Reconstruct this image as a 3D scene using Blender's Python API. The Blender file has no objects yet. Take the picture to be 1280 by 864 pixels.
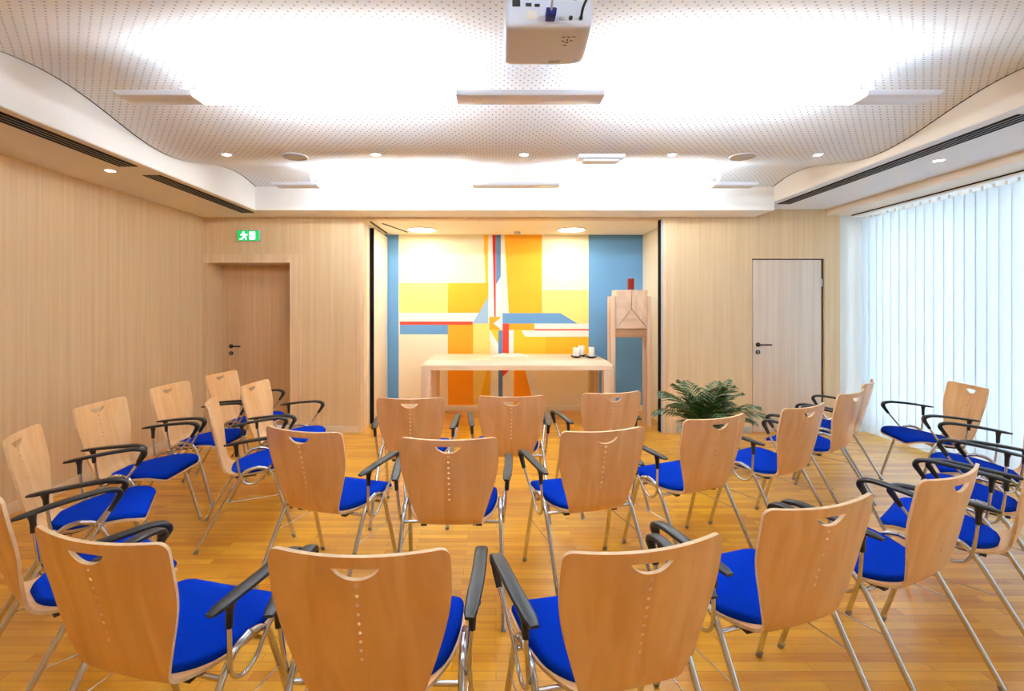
import bpy, bmesh, math, random
from mathutils import Vector, Matrix

random.seed(7)
SC = bpy.context.scene
COL = SC.collection
PI = math.pi
R = math.radians


def lin(r, g, b):
    def f(c):
        c /= 255.0
        return c / 12.92 if c <= 0.04045 else ((c + 0.055) / 1.055) ** 2.4
    return (f(r), f(g), f(b), 1.0)


# ------------------------------------------------------------------ materials
def new_mat(name):
    m = bpy.data.materials.new(name)
    m.use_nodes = True
    nt = m.node_tree
    bs = nt.nodes['Principled BSDF']
    return m, nt, bs


def plain(name, col, rough=0.5, metal=0.0, coat=0.0, spec=0.5):
    """Even material with a faint procedural breakup of its roughness."""
    m, nt, bs = new_mat(name)
    bs.inputs['Base Color'].default_value = col
    bs.inputs['Metallic'].default_value = metal
    bs.inputs['Coat Weight'].default_value = coat
    bs.inputs['Specular IOR Level'].default_value = spec
    tc = nt.nodes.new('ShaderNodeTexCoord')
    no = nt.nodes.new('ShaderNodeTexNoise')
    no.inputs['Scale'].default_value = 35
    mr = nt.nodes.new('ShaderNodeMapRange')
    mr.inputs['To Min'].default_value = max(0.0, rough - 0.03)
    mr.inputs['To Max'].default_value = min(1.0, rough + 0.03)
    nt.links.new(tc.outputs['Object'], no.inputs['Vector'])
    nt.links.new(no.outputs['Fac'], mr.inputs['Value'])
    nt.links.new(mr.outputs['Result'], bs.inputs['Roughness'])
    return m


def emit(name, col, strength, base=(0.8, 0.8, 0.8, 1)):
    m, nt, bs = new_mat(name)
    bs.inputs['Base Color'].default_value = base
    bs.inputs['Emission Color'].default_value = col
    bs.inputs['Emission Strength'].default_value = strength
    return m


def wood(name, c1, c2, scale, rough=0.4, coat=0.0, detail=4, vary=0.0, dist=0.0, lo=0.35, hi=0.68):
    """Grain: noise stretched along one axis of the object's own space."""
    m, nt, bs = new_mat(name)
    L = nt.links.new
    tc = nt.nodes.new('ShaderNodeTexCoord')
    mp = nt.nodes.new('ShaderNodeMapping')
    mp.inputs['Scale'].default_value = scale
    L(tc.outputs['Object'], mp.inputs['Vector'])
    if vary:
        oi = nt.nodes.new('ShaderNodeObjectInfo')
        vm = nt.nodes.new('ShaderNodeVectorMath')
        vm.operation = 'SCALE'
        vm.inputs[0].default_value = (13.0, 7.0, 29.0)
        L(oi.outputs['Random'], vm.inputs['Scale'])
        L(vm.outputs['Vector'], mp.inputs['Location'])
    no = nt.nodes.new('ShaderNodeTexNoise')
    no.inputs['Scale'].default_value = 1.0
    no.inputs['Detail'].default_value = detail
    no.inputs['Roughness'].default_value = 0.55
    no.inputs['Distortion'].default_value = dist
    L(mp.outputs['Vector'], no.inputs['Vector'])
    cr = nt.nodes.new('ShaderNodeValToRGB')
    cr.color_ramp.elements[0].position = lo
    cr.color_ramp.elements[0].color = c1
    cr.color_ramp.elements[1].position = hi
    cr.color_ramp.elements[1].color = c2
    L(no.outputs['Fac'], cr.inputs['Fac'])
    L(cr.outputs['Color'], bs.inputs['Base Color'])
    bs.inputs['Roughness'].default_value = rough
    bs.inputs['Coat Weight'].default_value = coat
    bs.inputs['Coat Roughness'].default_value = 0.25
    return m


M = {}
M['chrome'] = plain('chrome', (0.60, 0.61, 0.63, 1), 0.07, 1.0)
M['steel'] = plain('brushed_steel', (0.55, 0.55, 0.56, 1), 0.3, 1.0)
M['veneer'] = wood('beech_veneer', lin(226, 172, 114), lin(240, 194, 138), (13, 2.2, 2.2), 0.36, 0.25, 5, 1.0, 0.9)
M['ply_edge'] = wood('ply_edge', lin(232, 196, 150), lin(246, 218, 178), (30, 30, 30), 0.45)
M['black'] = plain('black_plastic', lin(26, 26, 27), 0.42)
M['dark'] = plain('dark_slot', lin(12, 11, 12), 0.7, spec=0.1)
M['grey_foot'] = plain('grey_rubber', lin(70, 70, 72), 0.6)
M['foot'] = plain('foot_cap_grey', lin(150, 148, 146), 0.35, 0.6)
M['white'] = plain('white_paint', lin(238, 236, 233), 0.55)
M['soffit'] = plain('soffit_paint', lin(232, 224, 212), 0.6)
M['soffit_windowlit'] = plain('soffit_window_tint', lin(226, 230, 238), 0.6)  # soffit tinted cool, putting the window's light into its colour
M['corner'] = plain('corner_paint', lin(214, 211, 206), 0.6)
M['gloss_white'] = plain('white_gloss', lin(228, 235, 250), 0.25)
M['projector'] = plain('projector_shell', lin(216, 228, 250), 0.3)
M['grey'] = plain('light_grey', lin(188, 190, 198), 0.5)
M['cream'] = plain('cream_paint', lin(246, 236, 212), 0.6)
M['base'] = plain('baseboard_paint', lin(226, 206, 176), 0.5)
M['wax'] = plain('white_wax', lin(248, 245, 238), 0.45)
M['red_glass'] = plain('red_wax', lin(122, 12, 22), 0.22, coat=0.5)
M['paper'] = plain('paper', lin(244, 240, 230), 0.7)
M['vga'] = plain('blue_plug', lin(14, 40, 140), 0.4)
M['pot'] = plain('planter', lin(60, 58, 56), 0.5)
M['soil'] = plain('soil', lin(50, 36, 26), 0.9)
M['stem'] = plain('palm_stem', lin(70, 96, 44), 0.5)
M['wall_wood'] = wood('wall_veneer', lin(217, 186, 144), lin(227, 201, 161), (24, 24, 0.55), 0.5, 0, 5)
M['door_wood'] = wood('door_veneer', lin(208, 172, 132), lin(220, 188, 150), (30, 30, 0.6), 0.45, 0, 5)
M['door_pale'] = wood('pale_door_veneer', lin(214, 196, 178), lin(226, 210, 194), (30, 30, 0.6), 0.45, 0, 5)
M['trim_wood'] = wood('trim_veneer', lin(222, 192, 152), lin(236, 210, 174), (26, 26, 0.6), 0.45, 0, 4)
M['ash'] = wood('ash_tabletop', lin(226, 200, 172), lin(240, 220, 196), (1.5, 22, 22), 0.4, 0, 5)
M['ash_v'] = wood('ash_upright', lin(214, 182, 152), lin(230, 204, 178), (24, 24, 1.2), 0.45, 0, 5)
M['leaf'] = wood('palm_leaf', lin(18, 56, 24), lin(50, 98, 44), (6, 6, 6), 0.4, 0.1)

# blue seat cloth: fine woven breakup
m, nt, bs = new_mat('blue_cloth')
tc = nt.nodes.new('ShaderNodeTexCoord')
no = nt.nodes.new('ShaderNodeTexNoise')
no.inputs['Scale'].default_value = 420
no.inputs['Detail'].default_value = 2
cr = nt.nodes.new('ShaderNodeValToRGB')
cr.color_ramp.elements[0].position = 0.3
cr.color_ramp.elements[0].color = lin(0, 38, 150)
cr.color_ramp.elements[1].position = 0.7
cr.color_ramp.elements[1].color = lin(0, 50, 174)
nt.links.new(tc.outputs['Object'], no.inputs['Vector'])
nt.links.new(no.outputs['Fac'], cr.inputs['Fac'])
nt.links.new(cr.outputs['Color'], bs.inputs['Base Color'])
bs.inputs['Roughness'].default_value = 0.95
bs.inputs['Specular IOR Level'].default_value = 0.04
M['blue'] = m

# oak strip floor, boards running across the room
m, nt, bs = new_mat('oak_strip_floor')
L = nt.links.new
tc = nt.nodes.new('ShaderNodeTexCoord')
br = nt.nodes.new('ShaderNodeTexBrick')
br.offset = 0.37
br.offset_frequency = 2
br.squash = 1.0
br.inputs['Color1'].default_value = (0.0, 0.0, 0.0, 1)
br.inputs['Color2'].default_value = (1.0, 1.0, 1.0, 1)
br.inputs['Mortar'].default_value = (0.0, 0.0, 0.0, 1)
br.inputs['Scale'].default_value = 1.0
br.inputs['Mortar Size'].default_value = 0.0007
br.inputs['Mortar Smooth'].default_value = 0.2
br.inputs['Brick Width'].default_value = 0.5
br.inputs['Row Height'].default_value = 0.054
L(tc.outputs['Object'], br.inputs['Vector'])
mp = nt.nodes.new('ShaderNodeMapping')
mp.inputs['Scale'].default_value = (2.2, 34, 1)
L(tc.outputs['Object'], mp.inputs['Vector'])
no = nt.nodes.new('ShaderNodeTexNoise')
no.inputs['Scale'].default_value = 1
no.inputs['Detail'].default_value = 5
no.inputs['Roughness'].default_value = 0.6
vm = nt.nodes.new('ShaderNodeVectorMath')
vm.operation = 'MULTIPLY_ADD'
vm.inputs[1].default_value = (9, 9, 9)
L(br.outputs['Color'], vm.inputs[0])
L(mp.outputs['Vector'], vm.inputs[2])
L(vm.outputs['Vector'], no.inputs['Vector'])
mixf = nt.nodes.new('ShaderNodeMath')
mixf.operation = 'MULTIPLY_ADD'
mixf.inputs[1].default_value = 0.42
L(br.outputs['Color'], mixf.inputs[0])
sc_ = nt.nodes.new('ShaderNodeMath')
sc_.operation = 'MULTIPLY'
sc_.inputs[1].default_value = 0.62
L(no.outputs['Fac'], sc_.inputs[0])
L(sc_.outputs['Value'], mixf.inputs[2])
cr = nt.nodes.new('ShaderNodeValToRGB')
cr.color_ramp.elements[0].position = 0.12
cr.color_ramp.elements[0].color = lin(198, 120, 12)
cr.color_ramp.elements[1].position = 0.85
cr.color_ramp.elements[1].color = lin(248, 188, 54)
L(mixf.outputs['Value'], cr.inputs['Fac'])
mx = nt.nodes.new('ShaderNodeMix')
mx.data_type = 'RGBA'
mx.inputs['B'].default_value = lin(120, 72, 28)
L(br.outputs['Fac'], mx.inputs['Factor'])
L(cr.outputs['Color'], mx.inputs['A'])
L(mx.outputs['Result'], bs.inputs['Base Color'])
bs.inputs['Roughness'].default_value = 0.33
bs.inputs['Specular IOR Level'].default_value = 0.5
bs.inputs['Coat Weight'].default_value = 0.5
bs.inputs['Coat Roughness'].default_value = 0.2
M['floor'] = m

# perforated ceiling board: two staggered lattices of round holes
m, nt, bs = new_mat('perforated_board')
L = nt.links.new
tc = nt.nodes.new('ShaderNodeTexCoord')
sep = nt.nodes.new('ShaderNodeSeparateXYZ')
L(tc.outputs['Object'], sep.inputs['Vector'])
com = nt.nodes.new('ShaderNodeCombineXYZ')
L(sep.outputs['X'], com.inputs['X'])
L(sep.outputs['Y'], com.inputs['Y'])
ds = []
for off in (0.0, 0.5):
    a = nt.nodes.new('ShaderNodeVectorMath')
    a.operation = 'MULTIPLY_ADD'
    a.inputs[1].default_value = (1 / 0.05, 1 / 0.058, 0)
    a.inputs[2].default_value = (off + 100, off + 100, 0)
    L(com.outputs['Vector'], a.inputs[0])
    b = nt.nodes.new('ShaderNodeVectorMath')
    b.operation = 'FRACTION'
    L(a.outputs['Vector'], b.inputs[0])
    c = nt.nodes.new('ShaderNodeVectorMath')
    c.operation = 'SUBTRACT'
    c.inputs[1].default_value = (0.5, 0.5, 0)
    L(b.outputs['Vector'], c.inputs[0])
    d = nt.nodes.new('ShaderNodeVectorMath')
    d.operation = 'LENGTH'
    L(c.outputs['Vector'], d.inputs[0])
    ds.append(d)
mn = nt.nodes.new('ShaderNodeMath')
mn.operation = 'MINIMUM'
L(ds[0].outputs['Value'], mn.inputs[0])
L(ds[1].outputs['Value'], mn.inputs[1])
mr = nt.nodes.new('ShaderNodeMapRange')
mr.inputs['From Min'].default_value = 0.075
mr.inputs['From Max'].default_value = 0.115
L(mn.outputs['Value'], mr.inputs['Value'])
mx = nt.nodes.new('ShaderNodeMix')
mx.data_type = 'RGBA'
mx.inputs['A'].default_value = lin(128, 120, 116)
mx.inputs['B'].default_value = lin(226, 232, 240)
L(mr.outputs['Result'], mx.inputs['Factor'])
L(mx.outputs['Result'], bs.inputs['Base Color'])
bs.inputs['Roughness'].default_value = 0.7
M['perf'] = m

# vertical blind cloth: lets daylight through
m, nt, bs = new_mat('blind_cloth')
L = nt.links.new
out = nt.nodes['Material Output']
df = nt.nodes.new('ShaderNodeBsdfDiffuse')
df.inputs['Color'].default_value = (0.80, 0.82, 0.84, 1)
tr = nt.nodes.new('ShaderNodeBsdfTranslucent')
tc = nt.nodes.new('ShaderNodeTexCoord')
no = nt.nodes.new('ShaderNodeTexNoise')
no.inputs['Scale'].default_value = 60
cr = nt.nodes.new('ShaderNodeValToRGB')
cr.color_ramp.elements[0].color = (0.72, 0.78, 0.82, 1)
cr.color_ramp.elements[1].color = (0.82, 0.86, 0.88, 1)
L(tc.outputs['Object'], no.inputs['Vector'])
L(no.outputs['Fac'], cr.inputs['Fac'])
L(cr.outputs['Color'], tr.inputs['Color'])
ms = nt.nodes.new('ShaderNodeMixShader')
ms.inputs['Fac'].default_value = 0.55
L(df.outputs['BSDF'], ms.inputs[1])
L(tr.outputs['BSDF'], ms.inputs[2])
L(ms.outputs['Shader'], out.inputs['Surface'])
nt.nodes.remove(bs)
M['blind'] = m

# window glass: mostly clear, a little mirror
m, nt, bs = new_mat('window_glass')
L = nt.links.new
out = nt.nodes['Material Output']
tp = nt.nodes.new('ShaderNodeBsdfTransparent')
tp.inputs['Color'].default_value = (0.93, 0.96, 0.96, 1)
gl = nt.nodes.new('ShaderNodeBsdfGlossy')
gl.inputs['Roughness'].default_value = 0.02
fr = nt.nodes.new('ShaderNodeFresnel')
fr.inputs['IOR'].default_value = 1.45
ms = nt.nodes.new('ShaderNodeMixShader')
L(fr.outputs['Fac'], ms.inputs['Fac'])
L(tp.outputs['BSDF'], ms.inputs[1])
L(gl.outputs['BSDF'], ms.inputs[2])
L(ms.outputs['Shader'], out.inputs['Surface'])
nt.nodes.remove(bs)
M['glass'] = m

TUBE = 60.0
M['tube'] = emit('fluorescent_tube', (0.86, 0.955, 1.0, 1), TUBE)
M['diffuser'] = emit('lit_diffuser', (0.95, 0.98, 1.0, 1), 2.6)
M['tube_fill'] = emit('fluorescent_tube_fill', (0.86, 0.955, 1.0, 1), TUBE * 0.38)  # weaker tubes of the added fill luminaire
M['diffuser_fill'] = emit('lit_diffuser_fill', (0.95, 0.98, 1.0, 1), 1.2)
M['spot'] = emit('lit_spot_lens', (1.0, 0.90, 0.76, 1), 22.0)
M['niche_lamp'] = emit('lit_round_lamp', (1.0, 0.90, 0.72, 1), 19.0)
M['sign_green'] = emit('lit_sign_green', lin(0, 150, 70), 0.75, lin(0, 150, 70))
M['sign_white'] = emit('lit_sign_white', (0.88, 1.0, 0.94, 1), 1.6)


# ------------------------------------------------------------------ mesh helpers
def finish(name, bm, mats, parent=None, smooth=35, loc=None):
    """Link a bmesh as ONE mesh object."""
    bmesh.ops.recalc_face_normals(bm, faces=bm.faces)
    me = bpy.data.meshes.new(name)
    bm.to_mesh(me)
    bm.free()
    if not isinstance(mats, (list, tuple)):
        mats = [mats]
    for mm in mats:
        me.materials.append(mm)
    if smooth:
        me.polygons.foreach_set('use_smooth', [True] * len(me.polygons))
        me.set_sharp_from_angle(angle=R(smooth))
    o = bpy.data.objects.new(name, me)
    COL.objects.link(o)
    if parent:
        o.parent = parent
    if loc:
        o.location = loc
    return o


def empty(name, loc=(0, 0, 0), rz=0.0):
    o = bpy.data.objects.new(name, None)
    o.empty_display_size = 0.1
    o.location = loc
    o.rotation_euler = (0, 0, rz)
    COL.objects.link(o)
    return o


def tag(o, label=None, cat=None, group=None, kind=None):
    if label:
        o['label'] = label
    if cat:
        o['category'] = cat
    if group:
        o['group'] = group
    if kind:
        o['kind'] = kind
    return o


def struct(name, bm, mats, smooth=35):
    return tag(finish(name, bm, mats, None, smooth), kind='structure')


def NB():
    return bmesh.new()


def box(bm, x0, x1, y0, y1, z0, z1, mat=0, bevel=0.0, seg=2):
    t = bmesh.new()
    bmesh.ops.create_cube(t, size=1.0)
    for v in t.verts:
        v.co = Vector(((x0 + x1) / 2 + v.co.x * (x1 - x0), (y0 + y1) / 2 + v.co.y * (y1 - y0),
                       (z0 + z1) / 2 + v.co.z * (z1 - z0)))
    if bevel:
        bmesh.ops.bevel(t, geom=t.edges[:], offset=bevel, segments=seg, affect='EDGES', profile=0.5)
    merge(bm, t, mat)


def merge(bm, t, mat=0, mtx=None):
    vm = {}
    for v in t.verts:
        vm[v] = bm.verts.new(mtx @ v.co if mtx else v.co)
    for f in t.faces:
        try:
            nf = bm.faces.new([vm[v] for v in f.verts])
            nf.material_index = mat if mat is not None else f.material_index
        except ValueError:
            pass
    t.free()


def smooth_path(pts, n=6):
    """Catmull-Rom through points (any dimension)."""
    P = [Vector(p) for p in pts]
    P = [P[0] * 2 - P[1]] + P + [P[-1] * 2 - P[-2]]
    out = []
    for i in range(1, len(P) - 2):
        for k in range(n):
            t = k / n
            a, b, c, d = P[i - 1], P[i], P[i + 1], P[i + 2]
            out.append(0.5 * ((2 * b) + (c - a) * t + (2 * a - 5 * b + 4 * c - d) * t * t + (3 * b - a - 3 * c + d) * t ** 3))
    out.append(P[-2])
    return out


def sweep(bm, pts, section, up=Vector((0, 0, 1)), mat=0, closed_caps=True):
    """section(i, t) -> list of (a, b) offsets along side / normal axes."""
    P = [Vector(p) for p in pts]
    n = len(P)
    rings = []
    prev = None
    for i, p in enumerate(P):
        if i == 0:
            tg = P[1] - P[0]
        elif i == n - 1:
            tg = P[-1] - P[-2]
        else:
            tg = (P[i + 1] - P[i]).normalized() + (P[i] - P[i - 1]).normalized()
        tg.normalize()
        if prev is None:
            side = tg.cross(up)
            if side.length < 1e-4:
                side = tg.cross(Vector((0, 1, 0)))
            side.normalize()
        else:
            side = (prev - tg * prev.dot(tg)).normalized()
        prev = side
        nor = side.cross(tg)
        rings.append([bm.verts.new(p + side * a + nor * b) for a, b in section(i, i / (n - 1))])
    k = len(rings[0])
    for i in range(n - 1):
        for j in range(k):
            f = bm.faces.new((rings[i][j], rings[i][(j + 1) % k], rings[i + 1][(j + 1) % k], rings[i + 1][j]))
            f.material_index = mat
    if closed_caps:
        for r in (rings[0], rings[-1]):
            f = bm.faces.new(r)
            f.material_index = mat


def tube(bm, pts, r, seg=12, mat=0):
    rr = r if callable(r) else (lambda t: r)
    sweep(bm, pts, lambda i, t: [(rr(t) * math.cos(2 * PI * k / seg), rr(t) * math.sin(2 * PI * k / seg)) for k in range(seg)], mat=mat)


def lathe(bm, prof, seg=32, mat=0, origin=(0, 0, 0), axis='Z'):
    """prof: list of (radius, height); closed ends when radius is 0."""
    o = Vector(origin)
    rings = []
    for r, h in prof:
        ring = []
        if r < 1e-6:
            ring = [bm.verts.new(o + (Vector((0, 0, h)) if axis == 'Z' else Vector((0, h, 0))))]
        else:
            for k in range(seg):
                c, s = r * math.cos(2 * PI * k / seg), r * math.sin(2 * PI * k / seg)
                ring.append(bm.verts.new(o + (Vector((c, s, h)) if axis == 'Z' else Vector((c, h, s)))))
        rings.append(ring)
    for a, b in zip(rings, rings[1:]):
        for k in range(seg):
            k2 = (k + 1) % seg
            if len(a) == 1 and len(b) == 1:
                continue
            if len(a) == 1:
                f = bm.faces.new((a[0], b[k], b[k2]))
            elif len(b) == 1:
                f = bm.faces.new((a[k], a[k2], b[0]))
            else:
                f = bm.faces.new((a[k], a[k2], b[k2], b[k]))
            f.material_index = mat


def prism(bm, poly, axis, a, b, mat=0):
    """Extrude a 2-D polygon between a and b along an axis ('X': poly is (y, z); 'Y': (x, z); 'Z': (x, y))."""
    def P(u, v, w):
        return {'X': Vector((w, u, v)), 'Y': Vector((u, w, v)), 'Z': Vector((u, v, w))}[axis]
    A = [bm.verts.new(P(u, v, a)) for u, v in poly]
    B = [bm.verts.new(P(u, v, b)) for u, v in poly]
    n = len(poly)
    fs = [bm.faces.new(A), bm.faces.new(B[::-1])]
    for i in range(n):
        fs.append(bm.faces.new((A[i], B[i], B[(i + 1) % n], A[(i + 1) % n])))
    for f in fs:
        f.material_index = mat


def obj_copy_tree(root):
    """Copy a thing, its parts and their sub-parts (mesh data shared)."""
    c = root.copy()
    COL.objects.link(c)
    for ch in KIDS.get(root.name, ()):
        d = ch.copy()
        COL.objects.link(d)
        d.parent = c
        for g in KIDS.get(ch.name, ()):
            e = g.copy()
            COL.objects.link(e)
            e.parent = d
    return c


KIDS = {}


def index_kids(root):
    KIDS[root.name] = list(root.children)
    for ch in root.children:
        KIDS[ch.name] = list(ch.children)


# ------------------------------------------------------------------ camera and colour management
F = 620.0
cam = bpy.data.cameras.new('camera')
cam.sensor_fit = 'HORIZONTAL'
cam.sensor_width = 36.0
cam.lens = 36.0 * F / 1280.0
cam.shift_x = 20.0 / 1280.0
cam.shift_y = -46.0 / 1280.0
cam.clip_start = 0.02
co = bpy.data.objects.new('camera', cam)
co.location = (0, 0, 1.5)
co.rotation_euler = (R(90), 0, 0)
COL.objects.link(co)
SC.camera = co
SC.view_settings.view_transform = 'Standard'
SC.view_settings.look = 'None'
SC.view_settings.gamma = 1.0
SC.view_settings.exposure = 1.1
SC.view_settings.use_curve_mapping = False
SC.cycles.caustics_reflective = False
SC.cycles.caustics_refractive = False
SC.cycles.max_bounces = 10
SC.cycles.diffuse_bounces = 6
SC.cycles.sample_clamp_indirect = 6.0

# ------------------------------------------------------------------ the room
XL, XR = -3.54, 4.16          # wood walls
YB, YF = 6.0, -2.2            # back wall, wall behind
YN = 7.29                     # end of the niche
ZL, ZR = 2.605, 2.70          # underside of left / right soffit
XWIN = 4.72                   # window plane
TOP = 3.15

bm = NB()
box(bm, XL - 0.2, XWIN + 0.2, YF - 0.2, YN + 0.2, -0.12, 0.0)
struct('floor', bm, M['floor'])

bm = NB()
box(bm, XL - 0.15, XL, YF - 0.1, 6.6, 0, TOP)
struct('wall_left', bm, M['wall_wood'])

DX0, DX1, DZ = -3.50, -2.488, 2.056      # left door opening
NX0, NX1, NZ = -1.60, 2.02, 2.584        # niche opening
RX0, RX1, RZ = 3.098, 3.972, 2.105       # right door
bm = NB()
box(bm, XL, DX0, YB, 6.6, 0, TOP)                      # sliver left of the door
box(bm, DX0, DX1, YB, 6.6, DZ, TOP)
box(bm, DX1, NX0, YB, YB + 0.12, 0, TOP)
box(bm, DX1, DX1 + 0.12, YB + 0.12, 6.6, 0, TOP)
box(bm, NX0, NX1, YB, YB + 0.12, NZ, TOP)
box(bm, NX1, RX0, YB, YB + 0.12, 0, TOP)
box(bm, RX0, RX1, YB, YB + 0.12, RZ, TOP)
box(bm, RX1, XR, YB, YB + 0.12, 0, TOP)
struct('wall_back', bm, M['wall_wood'])

bm = NB()
box(bm, XL - 0.15, XWIN + 0.2, YF - 0.15, YF, 0, TOP)
struct('wall_front', bm, M['wall_wood'])

# return wall between the back wall and the blinds, and the wall that carries the window
bm = NB()
box(bm, XR, XWIN + 0.1, YB + 0.03, YB + 0.15, 0, TOP)
struct('wall_corner', bm, M['corner'])
bm = NB()
box(bm, XWIN, XWIN + 0.2, 5.98, YB + 0.15, 0, TOP)
box(bm, XWIN, XWIN + 0.2, YF - 0.1, -1.6, 0, TOP)
box(bm, XWIN, XWIN + 0.2, -1.6, 5.98, 2.62, TOP)
struct('wall_right', bm, M['white'])

# window behind the blinds
bm = NB()
for y in (-1.6, -0.1, 1.4, 2.9, 4.4, 5.93):
    box(bm, XWIN + 0.05, XWIN + 0.12, y, y + 0.05, 0.0, 2.62)
box(bm, XWIN + 0.05, XWIN + 0.12, -1.6, 5.98, 0.0, 0.06)
box(bm, XWIN + 0.05, XWIN + 0.12, -1.6, 5.98, 2.56, 2.62)
w = struct('window_1', bm, M['grey'])
bm = NB()
box(bm, XWIN + 0.08, XWIN + 0.09, -1.58, 5.97, 0.03, 2.6)
g = finish('pane', bm, M['glass'], w)

# niche shell
bm = NB()
box(bm, -1.75, -1.635, YB + 0.12, YN + 0.1, 0, 2.75)
struct('wall_niche_left', bm, M['cream'])
bm = NB()
box(bm, 2.153, 2.27, YB + 0.12, YN + 0.1, 0, 2.75)
struct('wall_niche_right', bm, M['cream'])
bm = NB()
box(bm, -1.75, 2.27, YN, YN + 0.12, 0, 2.75)
struct('wall_niche_back', bm, M['cream'])
bm = NB()
box(bm, -1.75, 2.27, YB + 0.12, YN + 0.1, 2.584, 2.75)
struct('ceiling_niche', bm, M['cream'])

# baseboards
bm = NB()
box(bm, XL, XL + 0.018, YF, YB, 0, 0.085, bevel=0.004)
struct('baseboard_left', bm, M['base'])
bm = NB()
box(bm, -2.362, -1.67, YB - 0.018, YB, 0, 0.08, bevel=0.004)
struct('baseboard_back', bm, M['base'])
bm = NB()
box(bm, 2.185, RX0 - 0.03, YB - 0.018, YB, 0, 0.08, bevel=0.004)
struct('baseboard_right', bm, M['grey'])
bm = NB()
box(bm, -1.635, 2.153, YN - 0.02, YN, 0, 0.085, bevel=0.004)
struct('baseboard_niche', bm, M['cream'])

# trims round the left door and the niche
bm = NB()
box(bm, XL + 0.003, DX1 + 0.126, YB - 0.014, YB + 0.002, DZ, DZ + 0.102)
box(bm, DX1, DX1 + 0.126, YB - 0.014, YB + 0.002, 0, DZ)
struct('trim_1', bm, M['trim_wood'])
bm = NB()
box(bm, -1.668, -1.630, YB - 0.02, YB + 0.13, 0, 2.60)
box(bm, -1.630, -1.598, YB - 0.008, YB + 0.13, 0, 2.60)
struct('trim_2', bm, M['trim_wood'])
bm = NB()
box(bm, 2.02, 2.065, YB - 0.006, YB + 0.002, 0, 2.60)
box(bm, 2.065, 2.115, YB - 0.02, YB + 0.002, 0, 2.60)
box(bm, 2.115, 2.18, YB - 0.012, YB + 0.002, 0, 2.60)
struct('trim_3', bm, M['trim_wood'])
bm = NB()
box(bm, 1.998, 2.02, YB - 0.004, YB + 0.12, 0, NZ)
struct('trim_4', bm, M['grey'])
bm = NB()
box(bm, 1.994, 1.998, YB + 0.01, YB + 0.11, 0, NZ)
struct('trim_5', bm, M['dark'])

# soffits, fascia, pelmet
bm = NB()
box(bm, XL, -2.71, YF, YB, ZL, TOP)
struct('ceiling_soffit_left', bm, [M['soffit']])
bm = NB()
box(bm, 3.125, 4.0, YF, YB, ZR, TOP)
struct('ceiling_soffit_right', bm, M['soffit_windowlit'])
bm = NB()
box(bm, 4.0, 4.29, YF, YB + 0.03, 2.63, TOP)
box(bm, 4.29, XWIN, YF, YB + 0.03, 2.64, TOP)
struct('ceiling_pelmet', bm, M['soffit'])
bm = NB()
box(bm, -2.71, 3.125, 5.57, YB, 2.607, TOP)
struct('ceiling_fascia', bm, M['white'])
# vertical cheeks painted white down to the soffit edge
bm = NB()
box(bm, -2.71, -2.704, YF, 5.57, ZL + 0.004, TOP)
struct('trim_6', bm, M['white'])
bm = NB()
box(bm, 3.119, 3.125, YF, 5.57, ZR + 0.004, TOP)
struct('trim_7', bm, M['soffit'])


def zc(y):
    return 2.84 + 0.08 * math.cos(2 * PI * (y - 2.95) / 2.2)


bm = NB()
ys = [YF + (5.57 - YF) * i / 220 for i in range(221)]
lo = []
for x in (-2.69, 3.105):
    lo.append([bm.verts.new((x, y, zc(y))) for y in ys])
hi = []
for x in (-2.69, 3.105):
    hi.append([bm.verts.new((x, y, zc(y) + 0.02)) for y in ys])
for i in range(220):
    bm.faces.new((lo[0][i], lo[1][i], lo[1][i + 1], lo[0][i + 1]))
    bm.faces.new((hi[0][i], hi[0][i + 1], hi[1][i + 1], hi[1][i]))
    bm.faces.new((lo[0][i], lo[0][i + 1], hi[0][i + 1], hi[0][i]))
    bm.faces.new((lo[1][i], hi[1][i], hi[1][i + 1], lo[1][i + 1]))
struct('ceiling', bm, M['perf'])
# roof slab above
bm = NB()
box(bm, XL - 0.15, XWIN + 0.2, YF - 0.15, YN + 0.12, TOP, TOP + 0.1)
struct('ceiling_slab', bm, M['grey'])
for nm, x0, x1 in (('trim_8', -2.704, -2.692), ('trim_9', 3.107, 3.119)):  # dark strips painting the shade in the gap beside the ceiling
    bm = NB()
    rows = []
    for y in ys:
        rows.append([bm.verts.new((x, y, zc(y) + dz)) for x, dz in ((x0, 0.002), (x1, 0.002), (x1, 0.014), (x0, 0.014))])
    for a, b in zip(rows, rows[1:]):
        for k in range(4):
            bm.faces.new((a[k], a[(k + 1) % 4], b[(k + 1) % 4], b[k]))
    struct(nm, bm, M['dark'])

# ------------------------------------------------------------------ doors
def handle_set(parent, x, y, z, side=1):
    """Black lever handle and a round keyhole plate below it, on a face looking to -Y."""
    bm = NB()
    lathe(bm, [(0, -0.012), (0.026, -0.012), (0.026, 0), (0, 0)], 24, 0, (x, y, z), 'Y')
    h = finish('door_handle', bm, M['black'], parent)
    bm = NB()
    pts = smooth_path([(x, y - 0.010, z), (x, y - 0.045, z), (x + 0.02 * side, y - 0.055, z), (x + 0.14 * side, y - 0.055, z)], 5)
    tube(bm, pts, 0.0095, 10)
    finish('lever', bm, M['black'], h)
    bm = NB()
    lathe(bm, [(0, -0.010), (0.026, -0.010), (0.026, 0), (0, 0)], 24, 0, (x, y, z - 0.09), 'Y')
    k = finish('keyhole_plate', bm, M['black'], parent)
    bm = NB()
    box(bm, x - 0.004, x + 0.004, y - 0.0115, y - 0.0095, z - 0.105, z - 0.075)
    finish('keyhole', bm, M['steel'], k)


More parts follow.
